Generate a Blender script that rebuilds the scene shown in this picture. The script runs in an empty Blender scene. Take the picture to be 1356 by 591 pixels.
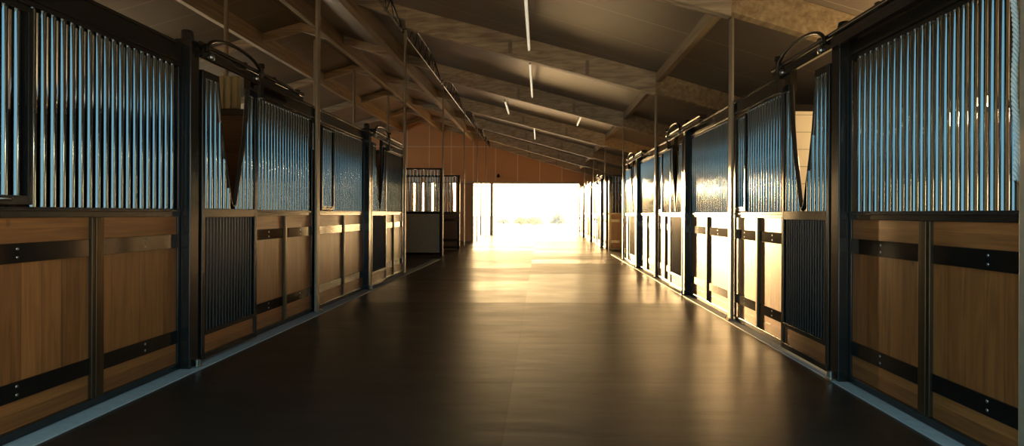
import bpy, bmesh, math, random
from mathutils import Vector, Matrix
random.seed(7)
S = bpy.context.scene
COL = S.collection
F = 750.0; H = 1.22
XL = 2.77; XR = 2.24

# ------------------------------------------------------------------ materials
def newmat(name):
    m = bpy.data.materials.new(name); m.use_nodes = True
    nt = m.node_tree; b = nt.nodes['Principled BSDF']
    return m, nt, b
def lk(nt, a, b): nt.links.new(a, b)
def nd(nt, t, **kw):
    n = nt.nodes.new(t)
    for k, v in kw.items(): setattr(n, k, v)
    return n
def plain(name, col, rough=.5, metal=0., spec=.5, var=.12, nscale=6., bump=0., coat=0.):
    m, nt, b = newmat(name)
    tc = nd(nt, 'ShaderNodeTexCoord'); no = nd(nt, 'ShaderNodeTexNoise')
    no.inputs['Scale'].default_value = nscale; no.inputs['Detail'].default_value = 4
    lk(nt, tc.outputs['Object'], no.inputs['Vector'])
    mx = nd(nt, 'ShaderNodeMix', data_type='RGBA')
    mx.inputs['A'].default_value = (*[c*(1-var) for c in col], 1)
    mx.inputs['B'].default_value = (*[min(1, c*(1+var)) for c in col], 1)
    lk(nt, no.outputs['Fac'], mx.inputs['Factor']); lk(nt, mx.outputs['Result'], b.inputs['Base Color'])
    b.inputs['Roughness'].default_value = rough; b.inputs['Metallic'].default_value = metal
    b.inputs['Specular IOR Level'].default_value = spec
    if coat: b.inputs['Coat Weight'].default_value = coat; b.inputs['Coat Roughness'].default_value = .12
    if bump:
        bp = nd(nt, 'ShaderNodeBump'); bp.inputs['Strength'].default_value = bump; bp.inputs['Distance'].default_value = .01
        lk(nt, no.outputs['Fac'], bp.inputs['Height']); lk(nt, bp.outputs['Normal'], b.inputs['Normal'])
    return m

def math_node(nt, op, a, b=None, c=None):
    n = nd(nt, 'ShaderNodeMath', operation=op)
    for i, v in enumerate((a, b, c)):
        if v is None: continue
        if isinstance(v, (int, float)): n.inputs[i].default_value = v
        else: lk(nt, v, n.inputs[i])
    return n.outputs[0]

def wood_panel_mat(name, dark, light, rough):
    """oak boards: vertical boards in the middle, horizontal boards at top and foot"""
    m, nt, b = newmat(name)
    tc = nd(nt, 'ShaderNodeTexCoord'); sp = nd(nt, 'ShaderNodeSeparateXYZ')
    lk(nt, tc.outputs['Object'], sp.inputs[0])
    x, y, z = sp.outputs
    run = math_node(nt, 'ADD', x, y)
    # vertical grain coords
    def grain(u, v, w):
        c = nd(nt, 'ShaderNodeCombineXYZ')
        bi = math_node(nt, 'FLOOR', math_node(nt, 'DIVIDE', u, w))
        wn = nd(nt, 'ShaderNodeTexWhiteNoise', noise_dimensions='1D'); lk(nt, bi, wn.inputs['W'])
        lk(nt, math_node(nt, 'MULTIPLY', u, 42.), c.inputs[0])
        lk(nt, math_node(nt, 'ADD', math_node(nt, 'MULTIPLY', v, 2.6), math_node(nt, 'MULTIPLY', wn.outputs['Value'], 40.)), c.inputs[1])
        no = nd(nt, 'ShaderNodeTexNoise'); no.inputs['Scale'].default_value = 1.; no.inputs['Detail'].default_value = 6
        no.inputs['Distortion'].default_value = .6; lk(nt, c.outputs[0], no.inputs['Vector'])
        fr = math_node(nt, 'FRACT', math_node(nt, 'DIVIDE', u, w))
        gap = math_node(nt, 'GREATER_THAN', math_node(nt, 'ABSOLUTE', math_node(nt, 'SUBTRACT', fr, .5)), .488)
        tone = math_node(nt, 'ADD', math_node(nt, 'MULTIPLY', no.outputs['Fac'], .8), math_node(nt, 'MULTIPLY', wn.outputs['Value'], .28))
        return tone, gap
    tv, gv = grain(run, z, .128)
    th, gh = grain(z, run, .075)
    mask = math_node(nt, 'GREATER_THAN', math_node(nt, 'ABSOLUTE', math_node(nt, 'SUBTRACT', z, .63)), .37)
    def mixf(a, c):
        n = nd(nt, 'ShaderNodeMix', data_type='FLOAT'); lk(nt, mask, n.inputs['Factor']); lk(nt, a, n.inputs['A']); lk(nt, c, n.inputs['B']); return n.outputs['Result']
    tone = mixf(tv, th); gap = mixf(gv, gh)
    cr = nd(nt, 'ShaderNodeValToRGB'); e = cr.color_ramp.elements
    e[0].position = .25; e[0].color = (*dark, 1); e[1].position = .85; e[1].color = (*light, 1)
    lk(nt, tone, cr.inputs[0])
    # knots
    kn = nd(nt, 'ShaderNodeTexVoronoi'); kn.inputs['Scale'].default_value = 2.6
    mp = nd(nt, 'ShaderNodeMapping'); mp.inputs['Scale'].default_value = (1, 1, .6); lk(nt, tc.outputs['Object'], mp.inputs[0]); lk(nt, mp.outputs[0], kn.inputs['Vector'])
    kf = math_node(nt, 'LESS_THAN', kn.outputs['Distance'], .05)
    mx = nd(nt, 'ShaderNodeMix', data_type='RGBA'); mx.inputs['B'].default_value = (*[c*.35 for c in dark], 1)
    lk(nt, math_node(nt, 'MAXIMUM', math_node(nt, 'MULTIPLY', gap, .7), math_node(nt, 'MULTIPLY', kf, .45)), mx.inputs['Factor'])
    lk(nt, cr.outputs[0], mx.inputs['A']); lk(nt, mx.outputs['Result'], b.inputs['Base Color'])
    b.inputs['Roughness'].default_value = rough
    bp = nd(nt, 'ShaderNodeBump'); bp.inputs['Strength'].default_value = .25; bp.inputs['Distance'].default_value = .003
    lk(nt, math_node(nt, 'SUBTRACT', tone, gap), bp.inputs['Height']); lk(nt, bp.outputs['Normal'], b.inputs['Normal'])
    return m

def grain_mat(name, dark, light, axis, rough=.5):
    """timber with the grain along one axis"""
    m, nt, b = newmat(name)
    tc = nd(nt, 'ShaderNodeTexCoord'); mp = nd(nt, 'ShaderNodeMapping')
    sc = [16., 16., 16.]; sc[axis] = .7
    mp.inputs['Scale'].default_value = sc
    lk(nt, tc.outputs['Object'], mp.inputs[0])
    no = nd(nt, 'ShaderNodeTexNoise'); no.inputs['Scale'].default_value = 1; no.inputs['Detail'].default_value = 7; no.inputs['Distortion'].default_value = .5
    lk(nt, mp.outputs[0], no.inputs['Vector'])
    cr = nd(nt, 'ShaderNodeValToRGB'); e = cr.color_ramp.elements
    e[0].position = .32; e[0].color = (*dark, 1); e[1].position = .72; e[1].color = (*light, 1)
    lk(nt, no.outputs['Fac'], cr.inputs[0]); lk(nt, cr.outputs[0], b.inputs['Base Color'])
    b.inputs['Roughness'].default_value = rough
    bp = nd(nt, 'ShaderNodeBump'); bp.inputs['Strength'].default_value = .3; bp.inputs['Distance'].default_value = .004
    lk(nt, no.outputs['Fac'], bp.inputs['Height']); lk(nt, bp.outputs['Normal'], b.inputs['Normal'])
    return m

def floor_mat():
    m, nt, b = newmat('rubber_mats')
    tc = nd(nt, 'ShaderNodeTexCoord'); sp = nd(nt, 'ShaderNodeSeparateXYZ'); lk(nt, tc.outputs['Object'], sp.inputs[0])
    x, y, z = sp.outputs
    W = 2.45; L = 1.22
    xs = math_node(nt, 'DIVIDE', math_node(nt, 'ADD', x, .197+10*W), W)
    col = math_node(nt, 'FLOOR', xs)
    off = math_node(nt, 'MULTIPLY', math_node(nt, 'MODULO', col, 2.), .0)
    ys = math_node(nt, 'DIVIDE', math_node(nt, 'ADD', math_node(nt, 'ADD', y, 20*L-.42), off), L)
    row = math_node(nt, 'FLOOR', ys)
    def edge(v, size, w):
        fr = math_node(nt, 'FRACT', v)
        d = math_node(nt, 'SUBTRACT', .5, math_node(nt, 'ABSOLUTE', math_node(nt, 'SUBTRACT', fr, .5)))
        return math_node(nt, 'LESS_THAN', math_node(nt, 'MULTIPLY', d, size), w)
    seam = math_node(nt, 'MAXIMUM', edge(xs, W, .006), edge(ys, L, .007))
    cv = nd(nt, 'ShaderNodeCombineXYZ'); lk(nt, col, cv.inputs[0]); lk(nt, row, cv.inputs[1])
    wn = nd(nt, 'ShaderNodeTexWhiteNoise', noise_dimensions='3D'); lk(nt, cv.outputs[0], wn.inputs['Vector'])
    no = nd(nt, 'ShaderNodeTexNoise'); no.inputs['Scale'].default_value = 1.3; no.inputs['Detail'].default_value = 6; no.inputs['Roughness'].default_value = .6
    mp = nd(nt, 'ShaderNodeMapping'); mp.inputs['Scale'].default_value = (1.0, 2.2, 1); lk(nt, tc.outputs['Object'], mp.inputs[0]); lk(nt, mp.outputs[0], no.inputs['Vector'])
    t = math_node(nt, 'ADD', math_node(nt, 'MULTIPLY', wn.outputs['Value'], .38), math_node(nt, 'MULTIPLY', no.outputs['Fac'], .62))
    cr = nd(nt, 'ShaderNodeValToRGB'); e = cr.color_ramp.elements
    e[0].position = .15; e[0].color = (.012, .007, .005, 1); e[1].position = .85; e[1].color = (.03, .018, .011, 1)
    lk(nt, t, cr.inputs[0])
    mx = nd(nt, 'ShaderNodeMix', data_type='RGBA'); mx.inputs['B'].default_value = (.004, .003, .003, 1)
    lk(nt, seam, mx.inputs['Factor']); lk(nt, cr.outputs[0], mx.inputs['A']); lk(nt, mx.outputs['Result'], b.inputs['Base Color'])
    rg = nd(nt, 'ShaderNodeMapRange'); rg.inputs['From Min'].default_value = .2; rg.inputs['From Max'].default_value = .8
    rg.inputs['To Min'].default_value = .42; rg.inputs['To Max'].default_value = .26
    lk(nt, t, rg.inputs['Value']); lk(nt, rg.outputs[0], b.inputs['Roughness'])
    b.inputs['Specular IOR Level'].default_value = .36
    fine = nd(nt, 'ShaderNodeTexNoise'); fine.inputs['Scale'].default_value = 2.5; fine.inputs['Detail'].default_value = 3
    mp2 = nd(nt, 'ShaderNodeMapping'); mp2.inputs['Scale'].default_value = (.8, 3.0, 1); lk(nt, tc.outputs['Object'], mp2.inputs[0]); lk(nt, mp2.outputs[0], fine.inputs['Vector'])
    hh = math_node(nt, 'SUBTRACT', math_node(nt, 'ADD', math_node(nt, 'MULTIPLY', fine.outputs['Fac'], .8), math_node(nt, 'MULTIPLY', wn.outputs['Value'], .1)), math_node(nt, 'MULTIPLY', seam, .3))
    bp = nd(nt, 'ShaderNodeBump'); bp.inputs['Strength'].default_value = .3; bp.inputs['Distance'].default_value = .009
    lk(nt, hh, bp.inputs['Height']); lk(nt, bp.outputs['Normal'], b.inputs['Normal'])
    return m

def sheet_mat(name, base, seamcol, pitch, axis, rough, w=.008, axis2=None, pitch2=1., metal=0., var=.25):
    """sheets with a light joint every pitch metres along axis"""
    m, nt, b = newmat(name)
    tc = nd(nt, 'ShaderNodeTexCoord'); sp = nd(nt, 'ShaderNodeSeparateXYZ'); lk(nt, tc.outputs['Object'], sp.inputs[0])
    def edge(ax, p):
        v = math_node(nt, 'FRACT', math_node(nt, 'DIVIDE', math_node(nt, 'ADD', sp.outputs[ax], 50*p+.02), p))
        d = math_node(nt, 'SUBTRACT', .5, math_node(nt, 'ABSOLUTE', math_node(nt, 'SUBTRACT', v, .5)))
        return math_node(nt, 'LESS_THAN', math_node(nt, 'MULTIPLY', d, p), w)
    s = edge(axis, pitch)
    if axis2 is not None: s = math_node(nt, 'MAXIMUM', s, edge(axis2, pitch2))
    no = nd(nt, 'ShaderNodeTexNoise'); no.inputs['Scale'].default_value = 1.1; no.inputs['Detail'].default_value = 5
    lk(nt, tc.outputs['Object'], no.inputs['Vector'])
    mx = nd(nt, 'ShaderNodeMix', data_type='RGBA')
    mx.inputs['A'].default_value = (*[c*(1-var) for c in base], 1); mx.inputs['B'].default_value = (*[c*(1+var) for c in base], 1)
    lk(nt, no.outputs['Fac'], mx.inputs['Factor'])
    m2 = nd(nt, 'ShaderNodeMix', data_type='RGBA'); m2.inputs['B'].default_value = (*seamcol, 1)
    lk(nt, s, m2.inputs['Factor']); lk(nt, mx.outputs['Result'], m2.inputs['A']); lk(nt, m2.outputs['Result'], b.inputs['Base Color'])
    b.inputs['Roughness'].default_value = rough; b.inputs['Metallic'].default_value = metal
    bp = nd(nt, 'ShaderNodeBump'); bp.inputs['Strength'].default_value = .4; bp.inputs['Distance'].default_value = .02
    lk(nt, math_node(nt, 'ADD', no.outputs['Fac'], math_node(nt, 'MULTIPLY', s, .4)), bp.inputs['Height']); lk(nt, bp.outputs['Normal'], b.inputs['Normal'])
    return m

M = dict(
    black=plain('black_powder_coat', (.011, .010, .009), .2, 0, .45, coat=.25),
    band=plain('black_steel_strap', (.008, .007, .006), .09, 0, .6),
    stile=plain('bronze_steel', (.10, .072, .042), .3, .85),
    tube=plain('steel_tube', (.19, .235, .26), .11, 1., .5, var=.05),
    grill=plain('dark_steel_bar', (.03, .028, .028), .28, .6),
    galv=plain('galvanised_steel', (.30, .24, .17), .42, .35, nscale=20, var=.2),
    bolt=plain('bolt_steel', (.35, .34, .32), .3, 1.),
    oak=wood_panel_mat('oak_boards', (.11, .036, .010), (.32, .118, .032), .36),
    oak_dark=wood_panel_mat('brown_boards', (.10, .045, .018), (.22, .11, .05), .45),
    beam=grain_mat('beam_timber', (.30, .225, .15), (.62, .50, .34), 0, .5),
    purlin=grain_mat('purlin_timber', (.28, .19, .10), (.52, .38, .21), 1, .45),
    ceil=sheet_mat('ceiling_sheet', (.23, .18, .135), (.5, .41, .3), 1.06, 1, .36, w=.007),
    wallw=sheet_mat('orange_sheathing', (.74, .38, .165), (.9, .72, .48), 1.25, 0, .6, w=.022, axis2=2, pitch2=2.5, var=.1),
    cream=sheet_mat('cream_boards', (.82, .68, .46), (.36, .28, .17), .2, 2, .5, w=.004, var=.1),
    beige=plain('beige_board', (.58, .44, .28), .5, nscale=9, var=.15),
    yellow=plain('pale_slat', (.50, .40, .2), .5, nscale=12, var=.15),
    curb=plain('pale_concrete', (.30, .33, .34), .55, nscale=18, var=.25, bump=.3),
    floor=floor_mat(),
    sand=plain('pale_ground', (.84, .82, .78), .8, nscale=.6, var=.15, bump=.3),
    lamp=plain('white_plastic', (.80, .78, .72), .35, nscale=3, var=.03),
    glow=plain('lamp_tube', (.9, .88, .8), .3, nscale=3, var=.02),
    leaf=plain('pale_leaf', (.80, .70, .52), .7, nscale=4, var=.3),  # leaf and bark colours paled to paint in the outdoor glare
    leaf2=plain('grey_leaf', (.66, .66, .58), .7, nscale=4, var=.3),
    bark=plain('bark', (.6, .54, .45), .8, nscale=8, var=.3),
    rope=plain('pale_rope', (.55, .62, .64), .4, nscale=30, var=.2),
)

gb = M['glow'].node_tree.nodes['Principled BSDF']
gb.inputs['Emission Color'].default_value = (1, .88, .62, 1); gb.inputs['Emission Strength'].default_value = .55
# ------------------------------------------------------------------ mesh helpers
class MB:
    def __init__(s): s.bm = bmesh.new()
    def box(s, x0, x1, y0, y1, z0, z1):
        x0, x1 = sorted((x0, x1)); y0, y1 = sorted((y0, y1)); z0, z1 = sorted((z0, z1))
        v = [s.bm.verts.new(p) for p in ((x0,y0,z0),(x1,y0,z0),(x1,y1,z0),(x0,y1,z0),(x0,y0,z1),(x1,y0,z1),(x1,y1,z1),(x0,y1,z1))]
        for f in ((3,2,1,0),(4,5,6,7),(0,1,5,4),(1,2,6,5),(2,3,7,6),(3,0,4,7)): s.bm.faces.new([v[i] for i in f])
        return s
    def prism(s, pts8):
        v = [s.bm.verts.new(p) for p in pts8]
        for f in ((3,2,1,0),(4,5,6,7),(0,1,5,4),(1,2,6,5),(2,3,7,6),(3,0,4,7)): s.bm.faces.new([v[i] for i in f])
        bmesh.ops.recalc_face_normals(s.bm, faces=s.bm.faces)
        return s
    def tube(s, pts, r, n=12, flat=1.0, caps=True):
        pts = [Vector(p) for p in pts]; rings = []
        prev = None
        for i, p in enumerate(pts):
            a = pts[max(i-1, 0)]; b = pts[min(i+1, len(pts)-1)]
            t = (b-a).normalized()
            if prev is None:
                up = Vector((1, 0, 0)) if abs(t.x) < .9 else Vector((0, 1, 0))
            else: up = prev
            u = (up - t*up.dot(t)).normalized(); w = t.cross(u); prev = u
            rr = r[i] if isinstance(r, (list, tuple)) else r
            rings.append([s.bm.verts.new(p + u*(math.cos(2*math.pi*k/n)*rr*flat) + w*(math.sin(2*math.pi*k/n)*rr)) for k in range(n)])
        for a, b in zip(rings, rings[1:]):
            for k in range(n):
                f = s.bm.faces.new((a[k], a[(k+1)%n], b[(k+1)%n], b[k])); f.smooth = True
        if caps:
            for rg in (list(reversed(rings[0])), rings[-1]):
                s.bm.faces.new([s.bm.verts.new(v.co) for v in rg])
        return s
    def mesh(s, name, mat):
        bmesh.ops.recalc_face_normals(s.bm, faces=s.bm.faces)
        me = bpy.data.meshes.new(name); s.bm.to_mesh(me); s.bm.free(); me.materials.append(M[mat] if isinstance(mat, str) else mat)
        return me
    def build(s, name, mat, parent=None, bevel=0.):
        return place(s.mesh(name, mat), name, parent, (0,0,0), bevel)

def place(me, name, parent=None, loc=(0,0,0), bevel=0.):
    o = bpy.data.objects.new(name, me); COL.objects.link(o)
    if parent is not None:
        o.parent = parent
        base = Vector(parent.get('_base', (0,0,0)))
        o['_base'] = list(loc)
        o.location = Vector(loc) - base
    else:
        o.location = loc
    if bevel:
        m = o.modifiers.new('bevel', 'BEVEL'); m.width = bevel; m.segments = 2; m.limit_method = 'ANGLE'
    return o
def thing(name, loc, label, cat, group=None):
    o = bpy.data.objects.new(name, None); COL.objects.link(o); o.location = loc
    o.empty_display_size = .1
    o['_base'] = list(loc); o['label'] = label; o['category'] = cat
    if group: o['group'] = group
    return o
def tag(o, label, cat, group=None):
    o['label'] = label; o['category'] = cat
    if group: o['group'] = group
    return o
def struct(o): o['kind'] = 'structure'; return o

_bars = {}
def barmesh(r, z0, z1, mat, n=14):
    L = round(z1-z0, 3); k = (r, L, mat)
    if k not in _bars: _bars[k] = MB().tube([(0,0,0),(0,0,L)], r, n).mesh('bar', mat)
    return _bars[k]
def boltmesh():
    if 'b' not in _bars:
        m = MB(); m.tube([(-.006,0,0),(0,0,0),(.003,0,0)], [.009,.009,.005], 8); _bars['b'] = m.mesh('bolt', 'bolt')
    return _bars['b']

def W(s):   # wall plane helpers, s=-1 left, +1 right
    X = XL if s < 0 else XR
    return lambda d: s*(X+d)

RAIL0, RAIL1 = 1.185, 1.245
HD0, HD1 = 2.335, 2.52
SP = .0655
TR = .0195

def panel(s, y0, y1, label, group, feed=None, mat='oak', stile=True, ym=None):
    """fixed stall panel between two uprights: bars above, boards below"""
    X = W(s)
    t = thing('stall_screen', (X(.03), (y0+y1)/2, 0), label, 'stall panel', group)
    fr = MB()
    fr.box(X(-.005), X(.06), y0, y1, HD0, HD1)                 # header
    fr.box(X(-.02), X(-.005), y0, y1, HD0+.03, HD0+.05)
    fr.box(X(-.02), X(-.005), y0, y1, HD1-.02, HD1)
    fr.box(X(-.004), X(.055), y0, y1, RAIL0, RAIL1)             # middle rail
    fr.box(X(-.016), X(-.004), y0, y1, RAIL0+.035, RAIL0+.05)
    fr.box(X(0), X(.055), y0, y1, .012, .065)                    # foot rail
    fr.box(X(-.012), X(0), y0, y1, .05, .065)
    for a in (y0, y1-.026): fr.box(X(0), X(.05), a, a+.026, .065, HD0)
    fr.build('frame', 'black', t, .003)
    ym = ym or (y0+y1)/2
    hw = .048 if y0 < 4 else .034
    halves = [(y0+.026, ym-hw), (ym+hw, y1-.026)] if stile else [(y0+.026, y1-.026)]
    if stile:
        st = MB().box(X(-.012), X(.05), ym-hw, ym+hw, .065, RAIL0)
        st.box(X(-.018), X(-.012), ym-.022, ym+.022, .065, RAIL0)
        st.build('stile', 'stile', t, .003)
    for a, b in halves:
        MB().box(X(.012), X(.045), a, b, .065, RAIL0).build('board_infill', mat, t)
        for z0, z1 in ((.945, 1.05), (.215, .315)):
            bd = MB().box(X(.0), X(.0118), a, b, z0, z1).build('strap', 'band', t, .002)
            if y0 < 12:
                for dz in (.03, .075):
                    place(boltmesh(), 'bolt', bd, (X(-.0), (a+b)/2+.02, z0+dz)).scale = (s*-1, 1, 1) if s > 0 else (1, 1, 1)
    # feed door in the grille
    ya, yb = y0+.035, y1-.035
    if feed:
        fa, fb = feed
        fd = MB()
        for a in (fa, fb-.028): fd.box(X(-.012), X(.04), a, a+.028, RAIL1+.01, HD0-.012)
        fd.box(X(-.012), X(.04), fa+.028, fb-.028, RAIL1+.01, RAIL1+.06)
        fd.box(X(-.012), X(.04), fa+.028, fb-.028, HD0-.045, HD0-.012)
        f = fd.build('feed_door', 'black', t, .003)
        n = max(2, round((fb-fa)/SP)-1)
        for k in range(n):
            y = fa + (fb-fa)*(k+1)/(n+1)
            place(barmesh(TR, RAIL1+.055, HD0-.04, 'tube'), 'bar', f, (X(.02), y, RAIL1+.055))
        lt = MB().tube([(X(-.012), (fa+fb)/2, RAIL1+.035), (X(-.035), (fa+fb)/2, RAIL1+.04), (X(-.035), (fa+fb)/2+.06, RAIL1+.04)], .006, 8)
        lt.build('latch', 'bolt', f)
    n = int((yb-ya)/SP); off = ((yb-ya)-(n-1)*SP)/2
    for k in range(n):
        y = ya+off+k*SP
        if feed and feed[0]-.02 < y < feed[1]+.02: continue
        place(barmesh(TR, RAIL1-.01, HD0+.01, 'tube'), 'bar', t, (X(.025), y, RAIL1-.01))
    return t

def door(s, y0, y1, label, group, mat='oak'):
    """sliding door hung on the aisle side, V-shaped yoke above, barred vent below"""
    X = W(s); d0, d1 = -.075, -.03
    t = thing('sliding_stall_door', (X(-.05), (y0+y1)/2, 0), label, 'sliding door', group)
    fr = MB()
    for a in (y0, y1-.045): fr.box(X(d0), X(d1), a, a+.045, .035, 2.36)
    fr.box(X(d0), X(d1), y0+.045, y1-.045, RAIL0-.01, RAIL1+.005)
    fr.box(X(d0), X(d1), y0+.045, y1-.045, .035, .085)
    fr.box(X(d0), X(d1), y0+.045, y1-.045, .225, .265)
    va, vb = (y0+y1)/2+.04-.284*(y1-y0), (y0+y1)/2+.04+.284*(y1-y0)
    fr.box(X(d0), X(d1), y0+.045, va, 2.30, 2.36); fr.box(X(d0), X(d1), vb, y1-.045, 2.30, 2.36)
    fr.build('door_frame', 'black', t, .004)
    # V yoke
    lw = [(2.36, .50), (2.14, .455), (1.92, .39), (1.75, .315), (1.58, .225), (1.44, .15), (1.34, .095), (1.29, .06)]
    lw = [(z, w*(y1-y0)/.88) for z, w in lw]; vm = (y0+y1)/2+.04
    L = [(vm-w/2, z) for z, w in lw] + [(vm, 1.268)] + [(vm+w/2, z) for z, w in reversed(lw)]
    va, vb = L[0][0], L[-1][0]
    P = []
    for i in range(len(L)-1):
        for q in range(4):
            P.append((L[i][0]+(L[i+1][0]-L[i][0])*q/4, L[i][1]+(L[i+1][1]-L[i][1])*q/4))
    P.append(L[-1])
    MB().tube([(X(-.0525), y, z) for y, z in P], .02, 10).build('yoke', 'black', t)
    def vz(y):
        for i in range(len(L)-1):
            a, b = L[i], L[i+1]
            if min(a[0], b[0]) <= y <= max(a[0], b[0]):
                return a[1]+(b[1]-a[1])*(y-a[0])/max(1e-6, b[0]-a[0])
        return 2.31
    ya, yb = y0+.045, y1-.045
    n = int((yb-ya)/SP); off = ((yb-ya)-(n-1)*SP)/2
    for k in range(n):
        y = ya+off+k*SP
        top = vz(y) if va < y < vb else 2.31
        if top < 1.33: continue
        place(barmesh(TR, RAIL1-.0, top, 'tube'), 'bar', t, (X(-.0525), y, RAIL1))
    # vent grille in lower half
    n = 16; w = (yb-ya)/(n+1)
    for k in range(n):
        place(barmesh(.0095, .26, RAIL0-.005, 'grill', 8), 'vent_bar', t, (X(-.058), ya+w*(k+1), .26))
    MB().box(X(-.045), X(-.036), ya, yb, .265, RAIL0-.01).build('vent_mesh', 'black', t)
    MB().box(X(-.06), X(-.035), ya, yb, .085, .225).build('kick_board', mat, t)
    # hangers + arch
    hg = MB()
    hg.box(X(-.137), X(-.12), y1-.075, y1-.005, 2.30, 2.60); hg.box(X(-.12), X(-.0755), y1-.075, y1-.005, 2.30, 2.42); hg.tube([(X(-.128), y1-.04, 2.59), (X(-.128), y1-.04, 2.625)], [.032, .028], 12)
    hg.build('hanger', 'black', t, .004)
    A = []
    ys, ye = y0-.035, y1-.04
    for q in range(25):
        a = math.pi*q/24
        A.append((X(-.128), (ys+ye)/2-math.cos(a)*(ye-ys)/2, 2.49+math.sin(a)**.8*.16))
    MB().tube(A, .015, 10).build('arch_bar', 'black', t)
    for y in (y0+.05, y1-.10):
        w = MB().tube([(X(-.135), y, 2.47), (X(-.128), y, 2.47), (X(-.116), y, 2.47)], [.012, .028, .028], 14)
        w.build('roller', 'bolt', t)
    return t

def post(s, y, label, group):
    X = W(s)
    t = thing('door_post', (X(-.03), y, 0), label, 'post', group)
    m = MB().box(X(-.075), X(.05), y-.055, y+.055, 0, 2.56)
    m.tube([(X(-.0125), y, 2.55), (X(-.0125), y, 2.60), (X(-.0125), y, 2.635), (X(-.0125), y, 2.64)], [.045, .045, .04, .02], 14)
    m.build('upright', 'black', t, .006)
    g = MB().box(X(-.115), X(-.077), y-.03, y+.045, 0.0, .02); g.tube([(X(-.1), y, .02), (X(-.1), y, .07)], .016, 12)
    g.tube([(X(-.1), y+.03, .02), (X(-.1), y+.03, .06)], .012, 12)
    g.build('floor_guide', 'bolt', t, .002)
    return t

def track(s, y0, y1, label, group):
    X = W(s)
    t = thing('door_track', (X(-.05), (y0+y1)/2, 2.46), label, 'door track', group)
    m = MB().box(X(-.112), X(-.08), y0, y1, 2.44, 2.49)
    m.box(X(-.112), X(-.107), y0, y1, 2.49, 2.515); m.build('rail', 'black', t, .003)
    MB().tube([(X(-.098), y0-.02, 2.545), (X(-.098), y1+.02, 2.545)], .02, 12).build('cover_tube', 'black', t)
    for k in range(4):
        y = y0+.1+(y1-y0-.2)*k/3
        MB().box(X(-.11), X(.02), y-.02, y+.02, 2.521, 2.575).build('bracket', 'black', t, .003)
    return t

def column(s, y, top, label, group):
    X = W(s)
    t = thing('steel_column', (X(-.06), y, 0), label, 'column', group)
    m = MB()   # box channel
    m.box(X(-.052), X(-.022), y-.05, y+.05, .012, top)
    m.build('shaft', 'galv', t, .006)
    b = MB().box(X(-.10), X(-.0225), y-.08, y+.08, 0.0095, .012); 
    for a in (-.062, .062): b.tube([(X(-.07), y+a, .012), (X(-.07), y+a, .03)], .009, 8)
    b.build('base_plate', 'galv', t)
    return t

# ------------------------------------------------------------------ the setting
SL = .295
def zr(x):      # underside of the deep beams
    if x >= -6.72: return 3.48+SL*(2.24-x)
    return 3.48+SL*(2.24+6.72)-SL*(-6.72-x)
DP = .42
XO, XW_, YF, YB = 5.8, -14.0, 32.0, 2.34

struct(MB().box(XW_, XO, .4, YF, -.12, 0).build('floor', 'floor'))
struct(MB().box(-60, 60, YF, 260, -.16, -.01).build('floor_outside', 'sand'))
struct(MB().box(-60, 60, -60, .4, -.16, -.01).build('floor_behind', 'sand'))
struct(MB().box(-XL+.0, -2.62, YB+.02, 14.9, 0, .009).build('trim_1', 'curb'))
struct(MB().box(2.135, XR, YB+.02, 17.0, 0, .009).build('trim_2', 'curb'))

def slab(xa, xb, zofs, th, y0, y1, name, mat):
    za, zb = zr(xa)+zofs, zr(xb)+zofs
    return MB().prism([(xa,y0,za),(xb,y0,zb),(xb,y1,zb),(xa,y1,za),(xa,y0,za+th),(xb,y0,zb+th),(xb,y1,zb+th),(xa,y1,za+th)]).build(name, mat)
struct(slab(-6.72, XO+.1, DP, .12, YB-.1, YF+.25, 'ceiling', 'ceil'))
struct(slab(XW_-.1, -6.7201, DP, .12, YB-.1, YF+.25, 'ceiling_left', 'ceil'))

# gable walls with openings
def gable(y0, y1, openings, name, mat):
    """wall across the barn, openings = (x0,x1,z1) from the ground"""
    xs = sorted({XW_, XO, -6.72, *[v for o in openings for v in o[:2]]})
    m = MB()
    for a, b in zip(xs, xs[1:]):
        z0 = 0
        for o in openings:
            if o[0] <= a and b <= o[1]: z0 = o[2]
        za, zb = zr(a)+DP-.005, zr(b)+DP-.005
        m.prism([(a,y0,z0),(b,y0,z0),(b,y1,z0),(a,y1,z0),(a,y0,za),(b,y0,zb),(b,y1,zb),(a,y1,za)])
    bmesh.ops.remove_doubles(m.bm, verts=m.bm.verts, dist=1e-4)
    return struct(m.build(name, mat))
SLITS = [(-4.93, .17), (-6.14, .12), (-6.66, .12), (-7.2, .14)]  # slits added in the far wall so light glows between the partition bars
gable(YF, YF+.2, [(-4.15, 2.26, 2.93)]+[(a, a+w_, 2.93) for a, w_ in SLITS], 'wall_far', 'wallw')
for k, (a, w_) in enumerate(SLITS):
    struct(MB().box(a-.03, a+w_+.03, YF-.02, YF, .95, 1.0).box(a, a+w_, YF, YF+.2, 0, .95).build('added_opening_%d' % (k+2), 'wallw'))
gable(YB-.2, YB, [(-2.74, 2.22, 2.68)], 'wall_back', 'beige')
m = MB()
m.box(XW_-.2, XW_, YB-.2, YF+.2, 0, 2.3); m.box(XW_-.2, XW_, YB-.2, YF+.2, 3.9, 4.35)
for k in range(8): m.box(XW_-.2, XW_, YB-.2+k*4.2, YB+.1+k*4.2, 2.3, 3.9)
m.box(XW_-.2, XW_, YF-.1, YF+.2, 2.3, 3.9)
struct(m.build('wall_left', 'beige'))
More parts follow.
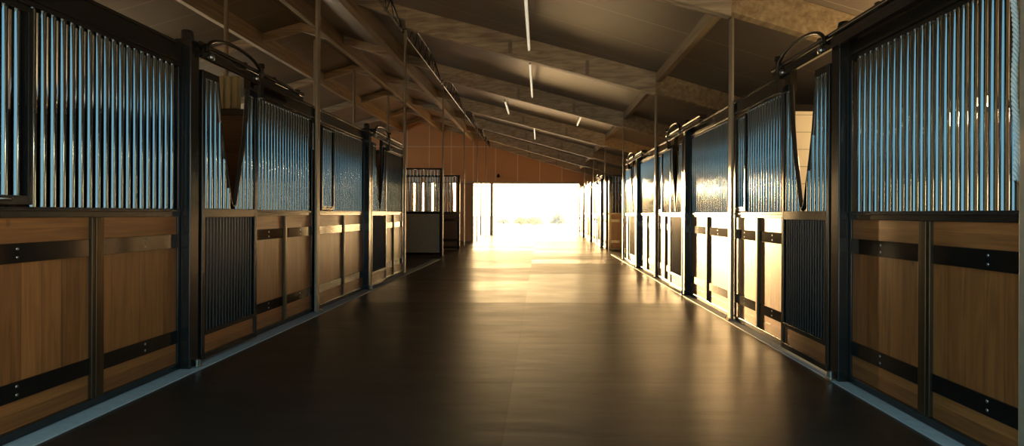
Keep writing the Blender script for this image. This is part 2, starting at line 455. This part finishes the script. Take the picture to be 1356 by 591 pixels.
# right wall with an unseen, added stall window
m = MB()
zt = 2.8
m.box(XO, XO+.2, YB-.2, 4.5, 0, zt); m.box(XO, XO+.2, 6.3, YF+.2, 0, zt)
m.box(XO, XO+.2, 4.5, 6.3, 0, .9); m.box(XO, XO+.2, 4.5, 6.3, 2.4, zt)
struct(m.build('wall_right', 'oak_dark'))
m = MB()
for a, b, c, d in ((4.5, 4.56, .9, 2.4), (6.24, 6.3, .9, 2.4), (4.56, 6.24, .9, .96), (4.56, 6.24, 2.34, 2.4), (5.37, 5.43, .96, 2.34)):
    m.box(XO+.05, XO+.12, a, b, c, d)
struct(m.build('added_opening_1', 'lamp'))
struct(MB().box(-6.78, -6.66, YB+.05, 16.0, 0, 2.5).build('wall_inner', 'oak_dark'))
# door surround of the far opening
m = MB()
m.box(2.20, 2.30, YF-.06, YF, 0, 3.0); m.box(-4.2, 2.20, YF-.05, YF, 2.9, 3.02)
struct(m.build('trim_3', 'beige'))

# ------------------------------------------------------------------ timber beams, columns
ordw = ['nearest', 'second', 'third', 'fourth', 'fifth', 'sixth', 'seventh', 'eighth', 'ninth']
CR = [2.54, 6.54, 10.8, 15.0, 19.2, 23.4, 27.6, 31.5]
CLf = [2.60, 6.95, 11.45, 15.9, 20.4, 24.6, 28.6, 31.5]
for i, (yr, yl) in enumerate(zip(CR, CLf)):
    th = .07
    t = thing('roof_beam', (2.24, yr, zr(2.24)), 'brown glued timber beam crossing above the aisle, %s from the camera' % ordw[i], 'beam', 'timber beams across the ceiling')
    def skew(xa, xb, ya, yb, dep, name, mat='beam'):
        za, zb = zr(xa)+DP-dep, zr(xb)+DP-dep; ta, tb = zr(xa)+DP-.002, zr(xb)+DP-.002
        return MB().prism([(xa,ya-th,za),(xb,yb-th,zb),(xb,yb+th,zb),(xa,ya+th,za),(xa,ya-th,ta),(xb,yb-th,tb),(xb,yb+th,tb),(xa,ya+th,ta)]).build(name, mat, t, .004)
    k = (yl-yr)/(2.24+XL)
    skew(2.18, -XL+.05, yr+.06*k, yl, DP, 'aisle_span')
    skew(XO-.02, 2.18, yr-.0, yr+.06*k, DP-.04, 'eaves_span', 'purlin')
    skew(-XL+.05, -6.72, yl, yl, .24, 'ridge_span')
    skew(-6.72, XW_+.02, yl, yl, .24, 'left_span')
    for xx in (.9, -.6):
        yy = yr+(2.24-xx)*k
        MB().box(xx-.035, xx+.035, yy-th-.008, yy-th, zr(xx)+.03, zr(xx)+.30).build('steel_plate', 'galv', t, .002)

for i, y in enumerate(CR[:-1]):
    column(1, y, zr(2.24)-.002, 'galvanised steel column on the right side of the aisle, %s from the camera' % ordw[i], 'steel columns along the right stalls')
for i, y in enumerate(CLf[:-1]):
    column(-1, y, zr(-2.72)-.03, 'galvanised steel column on the left side of the aisle, %s from the camera' % ordw[i], 'steel columns along the left stalls')
for i, y in enumerate([7.04, 11.8, 16.45, 19.9, 24.35]):
    t = MB().tube([(-6.55, y, 0), (-6.55, y, zr(-6.55)+.16)], .045, 14).build('ridge_pole', 'galv')
    tag(t, 'slim round steel pole rising behind the left stalls, %s from the camera' % ordw[i], 'pole', 'slim poles behind the left stalls')

def lbeam(x, w, dep, y0, y1, label, mat='purlin', zb=None):
    z0 = zr(x)+DP-dep if zb is None else zb
    # top follows the roof slope
    sgn = -SL if x > -6.72 else SL
    t0 = zr(x)+DP-.004
    o = MB().prism([(x-w/2,y0,z0),(x+w/2,y0,z0),(x+w/2,y1,z0),(x-w/2,y1,z0),
                    (x-w/2,y0,t0-sgn*w/2),(x+w/2,y0,t0+sgn*w/2),(x+w/2,y1,t0+sgn*w/2),(x-w/2,y1,t0-sgn*w/2)]).build('long_beam', mat, None, .004)
    return tag(o, label, 'beam', 'timber beams running along the barn')
lbeam(2.25, .10, .17, 6.7, YF-.02, 'slim tan timber beam running along the barn above the right columns')
lbeam(-3.77, .16, DP, YB, YF-.02, 'broad tan timber beam running along the barn just left of the lattice girder')
lbeam(-5.57, .12, DP, YB, YF-.02, 'timber beam running along the barn between the broad tan beam and the ridge')
lbeam(-7.83, .14, DP, YB, YF-.02, 'timber beam running along the barn left of the slim poles')

# lattice girder above the left columns
for i, (a, b) in enumerate(zip(CLf[:-1], CLf[1:])):
    t = thing('lattice_girder', (-XL, (a+b)/2, 4.98), 'dark steel lattice girder above the left columns, %s bay from the camera' % ordw[i], 'girder', 'lattice girders above the left columns')
    a += .08; b -= .08; x = -2.80; zb = 4.90; n = 8; ztop = zr(x)+DP-.06
    MB().tube([(x, a, zb), (x, b, zb)], .02, 8).build('bottom_chord', 'black', t)
    tp = [(x, a+(b-a)*q/16, zb+.05+(ztop-zb-.05)*min(1, math.sin(math.pi*min(1, max(0, q/16)))*1.25)) for q in range(17)]
    MB().tube(tp, .017, 8).build('top_chord', 'black', t)
    def ztp(y):
        q = (y-a)/(b-a); return zb+.05+(ztop-zb-.05)*min(1, math.sin(math.pi*q)*1.25)
    for q in range(n*2):
        y0 = a+(b-a)*q/(2*n); y1 = a+(b-a)*(q+1)/(2*n)
        p, r = ((x, y0, zb), (x, y1, ztp(y1))) if q % 2 == 0 else ((x, y0, ztp(y0)), (x, y1, zb))
        MB().tube([p, r], .009, 6).build('web_bar', 'black', t)

# light battens on the ceiling
def batten(x, y0, y1, z, label):
    t = thing('ceiling_light', (x, (y0+y1)/2, z), label, 'light', 'light battens under the ceiling')
    MB().box(x-.028, x+.028, y0, y1, z+.03, z+.07).build('housing', 'lamp', t, .005)
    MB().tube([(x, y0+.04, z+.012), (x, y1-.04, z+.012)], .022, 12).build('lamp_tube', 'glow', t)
    for y in (y0+.02, y1-.02): MB().box(x-.022, x+.022, y-.018, y+.018, z-.008, z+.03).build('end_cap', 'lamp', t, .003)
    for y in (y0+.4, y1-.4): MB().tube([(x, y, z+.07), (x, y, zr(x)+DP)], .004, 6).build('hanger', 'galv', t)
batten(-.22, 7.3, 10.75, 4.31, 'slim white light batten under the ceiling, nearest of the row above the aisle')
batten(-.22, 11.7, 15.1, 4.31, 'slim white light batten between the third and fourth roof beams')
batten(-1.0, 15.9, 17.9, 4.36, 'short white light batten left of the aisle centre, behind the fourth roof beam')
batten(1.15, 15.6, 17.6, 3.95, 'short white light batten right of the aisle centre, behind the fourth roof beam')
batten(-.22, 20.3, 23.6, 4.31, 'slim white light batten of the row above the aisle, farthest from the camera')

# ------------------------------------------------------------------ stall fronts
def near(i): return ordw[i]
# left side
panel(-1, 2.45, 4.36, 'large near-left stall panel, vertical steel bars over oak boards with a feed door', 'left stall panels', feed=(2.66, 3.08), ym=3.54)
post(-1, 4.42, 'black door post on the left, nearest to the camera', 'left door posts')
door(-1, 4.52, 5.40, 'black sliding stall door with V opening on the left, nearest to the camera', 'left stall doors')
track(-1, 4.46, 6.35, 'black door track over the nearest left sliding door', 'left door tracks')
panel(-1, 5.40, 6.90, 'left stall panel between the nearest sliding door and the second left column', 'left stall panels')
panel(-1, 7.04, 8.93, 'left stall panel with feed door just beyond the second left column', 'left stall panels', feed=(7.17, 7.60))
post(-1, 8.99, 'black door post on the left, second from the camera', 'left door posts')
door(-1, 9.08, 9.96, 'black sliding stall door with V opening on the left, second from the camera', 'left stall doors')
track(-1, 9.02, 10.9, 'black door track over the second left sliding door', 'left door tracks')
panel(-1, 9.96, 11.46, 'last left stall panel, ending at the third left column', 'left stall panels')
# right side
panel(1, 2.36, 4.10, 'large near-right stall panel, vertical steel bars over oak boards', 'right stall panels', ym=3.287)
post(1, 4.16, 'black door post on the right, nearest to the camera', 'right door posts')
door(1, 4.25, 5.08, 'black sliding stall door with V opening on the right, nearest to the camera', 'right stall doors')
track(1, 2.75, 5.2, 'black door track over the nearest right sliding door', 'right door tracks')
panel(1, 5.08, 6.54, 'right stall panel with feed door, between the nearest sliding door and the second right column', 'right stall panels', feed=(6.16, 6.48))
panel(1, 6.66, 8.46, 'brightly lit right stall panel just beyond the second right column', 'right stall panels')
post(1, 8.52, 'black door post on the right, second from the camera', 'right door posts')
door(1, 8.62, 9.45, 'black sliding stall door with V opening on the right, second from the camera', 'right stall doors')
track(1, 7.6, 9.6, 'black door track over the second right sliding door', 'right door tracks')
panel(1, 9.45, 10.74, 'right stall panel with feed door, just before the third right column', 'right stall panels', feed=(10.36, 10.68))
panel(1, 10.86, 12.70, 'right stall panel just beyond the third right column', 'right stall panels')
post(1, 12.76, 'black door post on the right, third from the camera', 'right door posts')
door(1, 12.86, 13.69, 'black sliding stall door with V opening on the right, third from the camera', 'right stall doors')
track(1, 11.9, 13.9, 'black door track over the third right sliding door', 'right door tracks')
panel(1, 13.69, 14.94, 'right stall panel at the end of the first block, before the fourth right column', 'right stall panels')
# right block beyond the cross passage
for i, yp in enumerate([20.3, 24.5, 28.7]):
    a = [19.26, 23.46, 27.66][i]
    w = ['nearest', 'middle', 'farthest'][i]
    panel(1, a, yp-.06, 'far right block, %s stall panel before its door post' % w, 'far right stall panels', stile=False)
    post(1, yp, 'far right block, %s black door post' % w, 'far right door posts')
    door(1, yp+.09, yp+.93, 'far right block, %s black sliding stall door' % w, 'far right stall doors')
    track(1, yp-.9, yp+1.05, 'far right block, %s black door track' % w, 'far right door tracks')
    b = [23.34, 27.54, 31.9][i]
    panel(1, yp+.93, b, 'far right block, %s stall panel beyond its sliding door' % w, 'far right stall panels')

# dividers between stalls
def divider(xa, xb, y, label, mat, group):
    t = thing('stall_divider', ((xa+xb)/2, y, 0), label, 'stall divider', group)
    xc = 4.05 if mat == 'cream' else xb
    MB().box(xa, xc, y-.02, y+.02, .05, 2.42).build('boards', mat, t)
    if xc < xb: MB().box(xc, xb, y-.02, y+.02, .05, 2.42).build('brown_boards', 'oak_dark', t)  # brown boards put the stall's shade between the bars into colour
    m = MB(); m.box(xa, xb, y-.035, y+.035, 2.42, 2.5); m.box(xa, xb, y-.035, y+.035, 0, .05); m.box(xa, xb, y-.035, y-.02, 1.19, 1.25)
    m.build('frame', 'black', t, .003)
for i, y in enumerate([2.60, 7.04, 11.54]):
    divider(-6.49, -XL-.07, y, 'brown boarded divider between the left stalls, %s from the camera' % ordw[i], 'oak_dark', 'left stall dividers')
for i, y in enumerate([2.60, 6.60, 10.8, 15.0]):
    divider(XR+.07, XO-.01, y, 'cream boarded divider between the right stalls, %s from the camera' % ordw[i], 'cream', 'right stall dividers')

# slatted vent board seen through the V of the left door
t = thing('slatted_board', (-4.0, 7.2, 2.5), 'pale slatted board above the left stall divider, seen through the V opening', 'board')
MB().box(-4.32, -3.72, 7.0, 7.03, 2.5, 2.9).build('backing', 'yellow', t)
for k in range(7): MB().box(-4.30+k*.085, -4.25+k*.085, 6.975, 7.0, 2.5, 2.9).build('slat', 'yellow', t, .003)

# free-standing side partitions facing the camera
def side_grille(xa, xb, y, label, mat, group, zt=2.50, nb=12, band=False):
    t = thing('side_partition', ((xa+xb)/2, y, 0), label, 'partition', group)
    m = MB(); e = .085
    m.box(xa, xb, y-.03, y+.03, zt-.045, zt); m.box(xa, xb, y-.025, y+.025, zt-.26, zt-.235)
    m.box(xa, xb, y-.03, y+.03, 1.2, 1.26); m.box(xa, xb, y-.03, y+.03, .03, .10)
    for x in (xa, xb): m.box(x-(0 if x == xa else e), x+(e if x == xa else 0), y-.035, y+.035, 0, zt)
    m.build('frame', 'black', t, .003)
    MB().box(xa+e, xb-e, y-.015, y+.015, .1, 1.2).build('board_infill', mat, t)
    if band:
        for z in (.26, .95): MB().box(xa+e, xb-e, y-.024, y-.015, z, z+.09).build('strap', 'band', t)
    n = max(3, int((xb-xa-2*e)/.095))
    for k in range(n):
        x = xa+e+(xb-xa-2*e)*(k+.5)/n
        place(barmesh(.014, 1.26, zt-.04, 'tube'), 'bar', t, (x, y, 1.26))
side_grille(-5.2, -2.76, 16.1, 'dark barred partition with beige lower panel on the left, nearest past the last left stall', 'beige', 'left side partitions')
side_grille(-5.2, -2.70, 19.1, 'dark barred partition with brown lower boards on the left, behind the beige-panelled one', 'oak_dark', 'left side partitions', band=True)
side_grille(2.27, 5.6, 18.7, 'barred partition with orange boards on the right, at the start of the far block', 'oak', 'right side partition', band=True)
t = thing('timber_partition', (-4.2, 24.1, 0), 'plain orange boarded partition on the left, just before the bright far opening', 'partition')
MB().box(-3.5, -2.90, 24.07, 24.13, .06, 2.44).box(-6.6, -3.5, 24.07, 24.13, .06, 1.25).build('sheathing', 'wallw', t)
m = MB().box(-2.90, -2.83, 24.04, 24.16, 0, 2.5); m.box(-3.5, -2.90, 24.05, 24.15, 2.44, 2.5); m.box(-6.6, -3.5, 24.05, 24.15, 1.25, 1.31); m.box(-6.6, -2.90, 24.05, 24.15, 0, .06)
m.build('frame', 'purlin', t, .003)

# posts in the far opening
for x, w, l in ((-2.73, .17, 'broader door-frame post in the bright far opening'), (-3.34, .07, 'slim door-frame post at the left of the bright far opening')):
    tag(MB().box(x-w/2, x+w/2, YF-.05, YF+.1, 0, 2.9).build('opening_post', 'lamp', None, .005), l, 'post')  # pale material paints in the glare that bleaches these posts
# small lantern on the far wall
t = thing('wall_lamp', (-2.35, YF-.06, 3.35), 'small dark lamp on the orange far wall above the opening', 'lamp')
MB().box(-2.39, -2.31, YF-.03, YF, 3.28, 3.45).build('bracket', 'black', t, .003)
MB().tube([(-2.35, YF-.03, 3.42), (-2.35, YF-.14, 3.43), (-2.35, YF-.16, 3.36), (-2.35, YF-.16, 3.24)], [.02, .03, .07, .09], 12).build('shade', 'black', t)

# added fill lamp, brightens the divider behind the nearest right door's V
t = thing('added_stall_lamp', (4.3, 5.5, 2.3), 'added warm globe lamp hanging inside the nearest right stall', 'lamp')
M['fill_bulb'] = plain('fill_glass', (1, .9, .7), .3)
bb = M['fill_bulb'].node_tree.nodes['Principled BSDF']; bb.inputs['Emission Color'].default_value = (1, .74, .4, 1); bb.inputs['Emission Strength'].default_value = 6
MB().tube([(4.3, 5.5, 2.33+.06*math.cos(math.pi*q/10)) for q in range(11)], [max(.006, .06*math.sin(math.pi*q/10)) for q in range(11)], 16).build('globe', 'fill_bulb', t)
MB().tube([(4.3, 5.5, 2.38), (4.3, 5.5, 2.44), (4.3, 5.5, 2.45)], [.03, .03, .008], 12).build('socket', 'black', t)
MB().tube([(4.3, 5.5, 2.45), (4.3, 5.5, zr(4.3)+DP)], .006, 8).build('cord', 'black', t)
pl = bpy.data.lights.new('added_stall_fill', 'POINT'); pl.energy = 110; pl.color = (1, .72, .38); pl.shadow_soft_size = .07
po = bpy.data.objects.new('added_stall_fill', pl); COL.objects.link(po); po.location = (4.3, 5.5, 2.18)

# rope hanging beside the near right column
m = MB()
for st in range(3):
    P = []
    for q in range(121):
        z = 2.44-q*.0088; a = q*.8+st*2.0944
        sway = .014*math.sin(q*.11)
        P.append((2.215+math.cos(a)*.008, 2.655-.0002*q+sway*.5+math.sin(a)*.008, z))
    m.tube(P, .0062, 7)
m.tube([(2.215, 2.655, 2.45), (2.238, 2.655, 2.45)], .01, 8)
tag(m.build('lead_rope', 'rope'), 'pale twisted lead rope hanging beside the near right steel column', 'rope')

# ------------------------------------------------------------------ outside
def shrub(x, y, w, h, n, mat, label, name='bush', tree=False):
    t = thing(name, (x, y, 0), label, 'tree' if tree else 'bush')
    m = MB()
    for i in range(n):
        while True:
            p = Vector((random.uniform(-1, 1), random.uniform(-1, 1), random.uniform(0, 1)))
            if tree:
                if math.hypot(p.x, p.y) < (1-p.z)*.95+.05: break
            elif p.x**2+p.y**2+p.z**2 < 1: break
        c = Vector((x+p.x*w/2, y+p.y*w/2, .12+p.z*h)); sz = random.uniform(.06, .14)*(1+h*.12)
        d = Vector((random.gauss(0,1), random.gauss(0,1), random.gauss(0,1)+.4)).normalized(); e = d.orthogonal().normalized()
        f = d.cross(e)
        v = [m.bm.verts.new(c-d*sz), m.bm.verts.new(c+e*sz*.35), m.bm.verts.new(c+d*sz), m.bm.verts.new(c-e*sz*.35)]
        m.bm.faces.new(v)
    me = m.mesh('foliage', mat); place(me, 'foliage', t)
    s = MB()
    for k in range(5):
        a = k*1.257; s.tube([(x, y, -.02), (x+math.cos(a)*w*.12, y+math.sin(a)*w*.12, h*.35), (x+math.cos(a)*w*.26, y+math.sin(a)*w*.26, h*.75)], [.06, .04, .015], 6)
    s.build('branches', 'bark', t)
def X_at(px, y): return (px-715)/F*y
shrub(X_at(690, 62), 62, 1.7, .75, 900, 'leaf', 'pale tan bush outside, left of the two tan ones')
shrub(X_at(708, 60), 60, 2.2, .8, 1100, 'leaf', 'pale tan bush outside, right of the other tan one')
shrub(X_at(667, 66), 66, 1.6, .5, 600, 'leaf2', 'low grey-green bush outside, leftmost through the far opening')
shrub(X_at(739, 64), 64, 2.2, 1.5, 1400, 'leaf2', 'small grey pointed tree outside, right of the tan bushes', 'small_tree', True)
t = thing('field_fence', (X_at(765, 70), 70, 0), 'pale rail fence far outside at the right of the opening', 'fence')
for k in range(5):
    x = X_at(753, 70)+k*2.0
    MB().box(x-.06, x+.06, 69.94, 70.06, -.02, 1.25).build('fence_post', 'bark', t)
for z in (.5, 1.0): MB().box(X_at(753, 70), X_at(753, 70)+8, 69.97, 70.03, z-.05, z+.05).build('fence_rail', 'bark', t)

# ------------------------------------------------------------------ light
w = bpy.data.worlds.new('World'); S.world = w; w.use_nodes = True
nt = w.node_tree; bg = nt.nodes['Background']
tc = nd(nt, 'ShaderNodeTexCoord'); sp = nd(nt, 'ShaderNodeSeparateXYZ'); lk(nt, tc.outputs['Generated'], sp.inputs[0])
mr = nd(nt, 'ShaderNodeMapRange', interpolation_type='SMOOTHSTEP'); mr.inputs['From Min'].default_value = -.1; mr.inputs['From Max'].default_value = .85
lk(nt, math_node(nt, 'ADD', sp.outputs['Y'], math_node(nt, 'MULTIPLY', sp.outputs['X'], .35)), mr.inputs['Value'])
mx = nd(nt, 'ShaderNodeMix', data_type='RGBA'); mx.clamp_factor = False
mx.inputs['A'].default_value = (.82, 1.5, 1.75, 1); mx.inputs['B'].default_value = (10., 6.7, 3.1, 1)
lk(nt, mr.outputs[0], mx.inputs['Factor']); bg.inputs['Strength'].default_value = 1.0
AZ, EL = math.radians(13.5), math.radians(3.0)
d = Vector((-math.sin(AZ)*math.cos(EL), math.cos(AZ)*math.cos(EL), math.sin(EL)))   # towards the sun
dt = nd(nt, 'ShaderNodeVectorMath', operation='DOT_PRODUCT'); lk(nt, tc.outputs['Generated'], dt.inputs[0]); dt.inputs[1].default_value = d
gl = math_node(nt, 'MULTIPLY', math_node(nt, 'POWER', math_node(nt, 'MAXIMUM', dt.outputs['Value'], 0.), 70.), 30.)
gm = nd(nt, 'ShaderNodeVectorMath', operation='SCALE'); gm.inputs[0].default_value = (1, .66, .3); lk(nt, gl, gm.inputs['Scale'])
ga = nd(nt, 'ShaderNodeVectorMath', operation='ADD'); lk(nt, mx.outputs['Result'], ga.inputs[0]); lk(nt, gm.outputs[0], ga.inputs[1])
lk(nt, ga.outputs[0], bg.inputs['Color'])

sl = bpy.data.lights.new('sun', 'SUN'); sl.energy = 24; sl.angle = math.radians(1.2); sl.color = (1, .62, .26)
so = bpy.data.objects.new('sun', sl); COL.objects.link(so); so.location = d*30+Vector((0, 0, 5))
so.rotation_euler = d.to_track_quat('Z', 'Y').to_euler()
for nm, loc, rot, sx, sy in (('far_portal', (-.95, YF+.25, 1.46), (math.radians(-90), 0, 0), 6.4, 2.93), ('near_portal', (-.26, YB-.22, 1.34), (math.radians(90), 0, 0), 4.96, 2.68), ('left_portal', (XW_-.22, 17, 3.1), (0, math.radians(-90), 0), 1.6, 30)):
    al = bpy.data.lights.new(nm, 'AREA'); al.shape = 'RECTANGLE'; al.size = sx; al.size_y = sy; al.cycles.is_portal = True
    ao = bpy.data.objects.new(nm, al); COL.objects.link(ao); ao.location = loc; ao.rotation_euler = rot

# ------------------------------------------------------------------ camera
cam = bpy.data.cameras.new('camera'); co = bpy.data.objects.new('camera', cam); COL.objects.link(co)
co.location = (0, 0, H); co.rotation_mode = 'XYZ'
co.rotation_euler = (Matrix.Rotation(math.radians(90), 3, 'X') @ Matrix.Rotation(math.radians(.25), 3, 'Z')).to_euler()
cam.sensor_width = 36; cam.lens = F/1356*36; cam.shift_x = -37/1356; cam.shift_y = -12.5/1356
cam.clip_start = .05; cam.clip_end = 500
S.camera = co
for o in bpy.data.objects:
    if '_base' in o: del o['_base']
S.view_settings.view_transform = 'Standard'; S.view_settings.look = 'None'
S.view_settings.exposure = 0.0; S.view_settings.gamma = 1; S.view_settings.use_curve_mapping = False
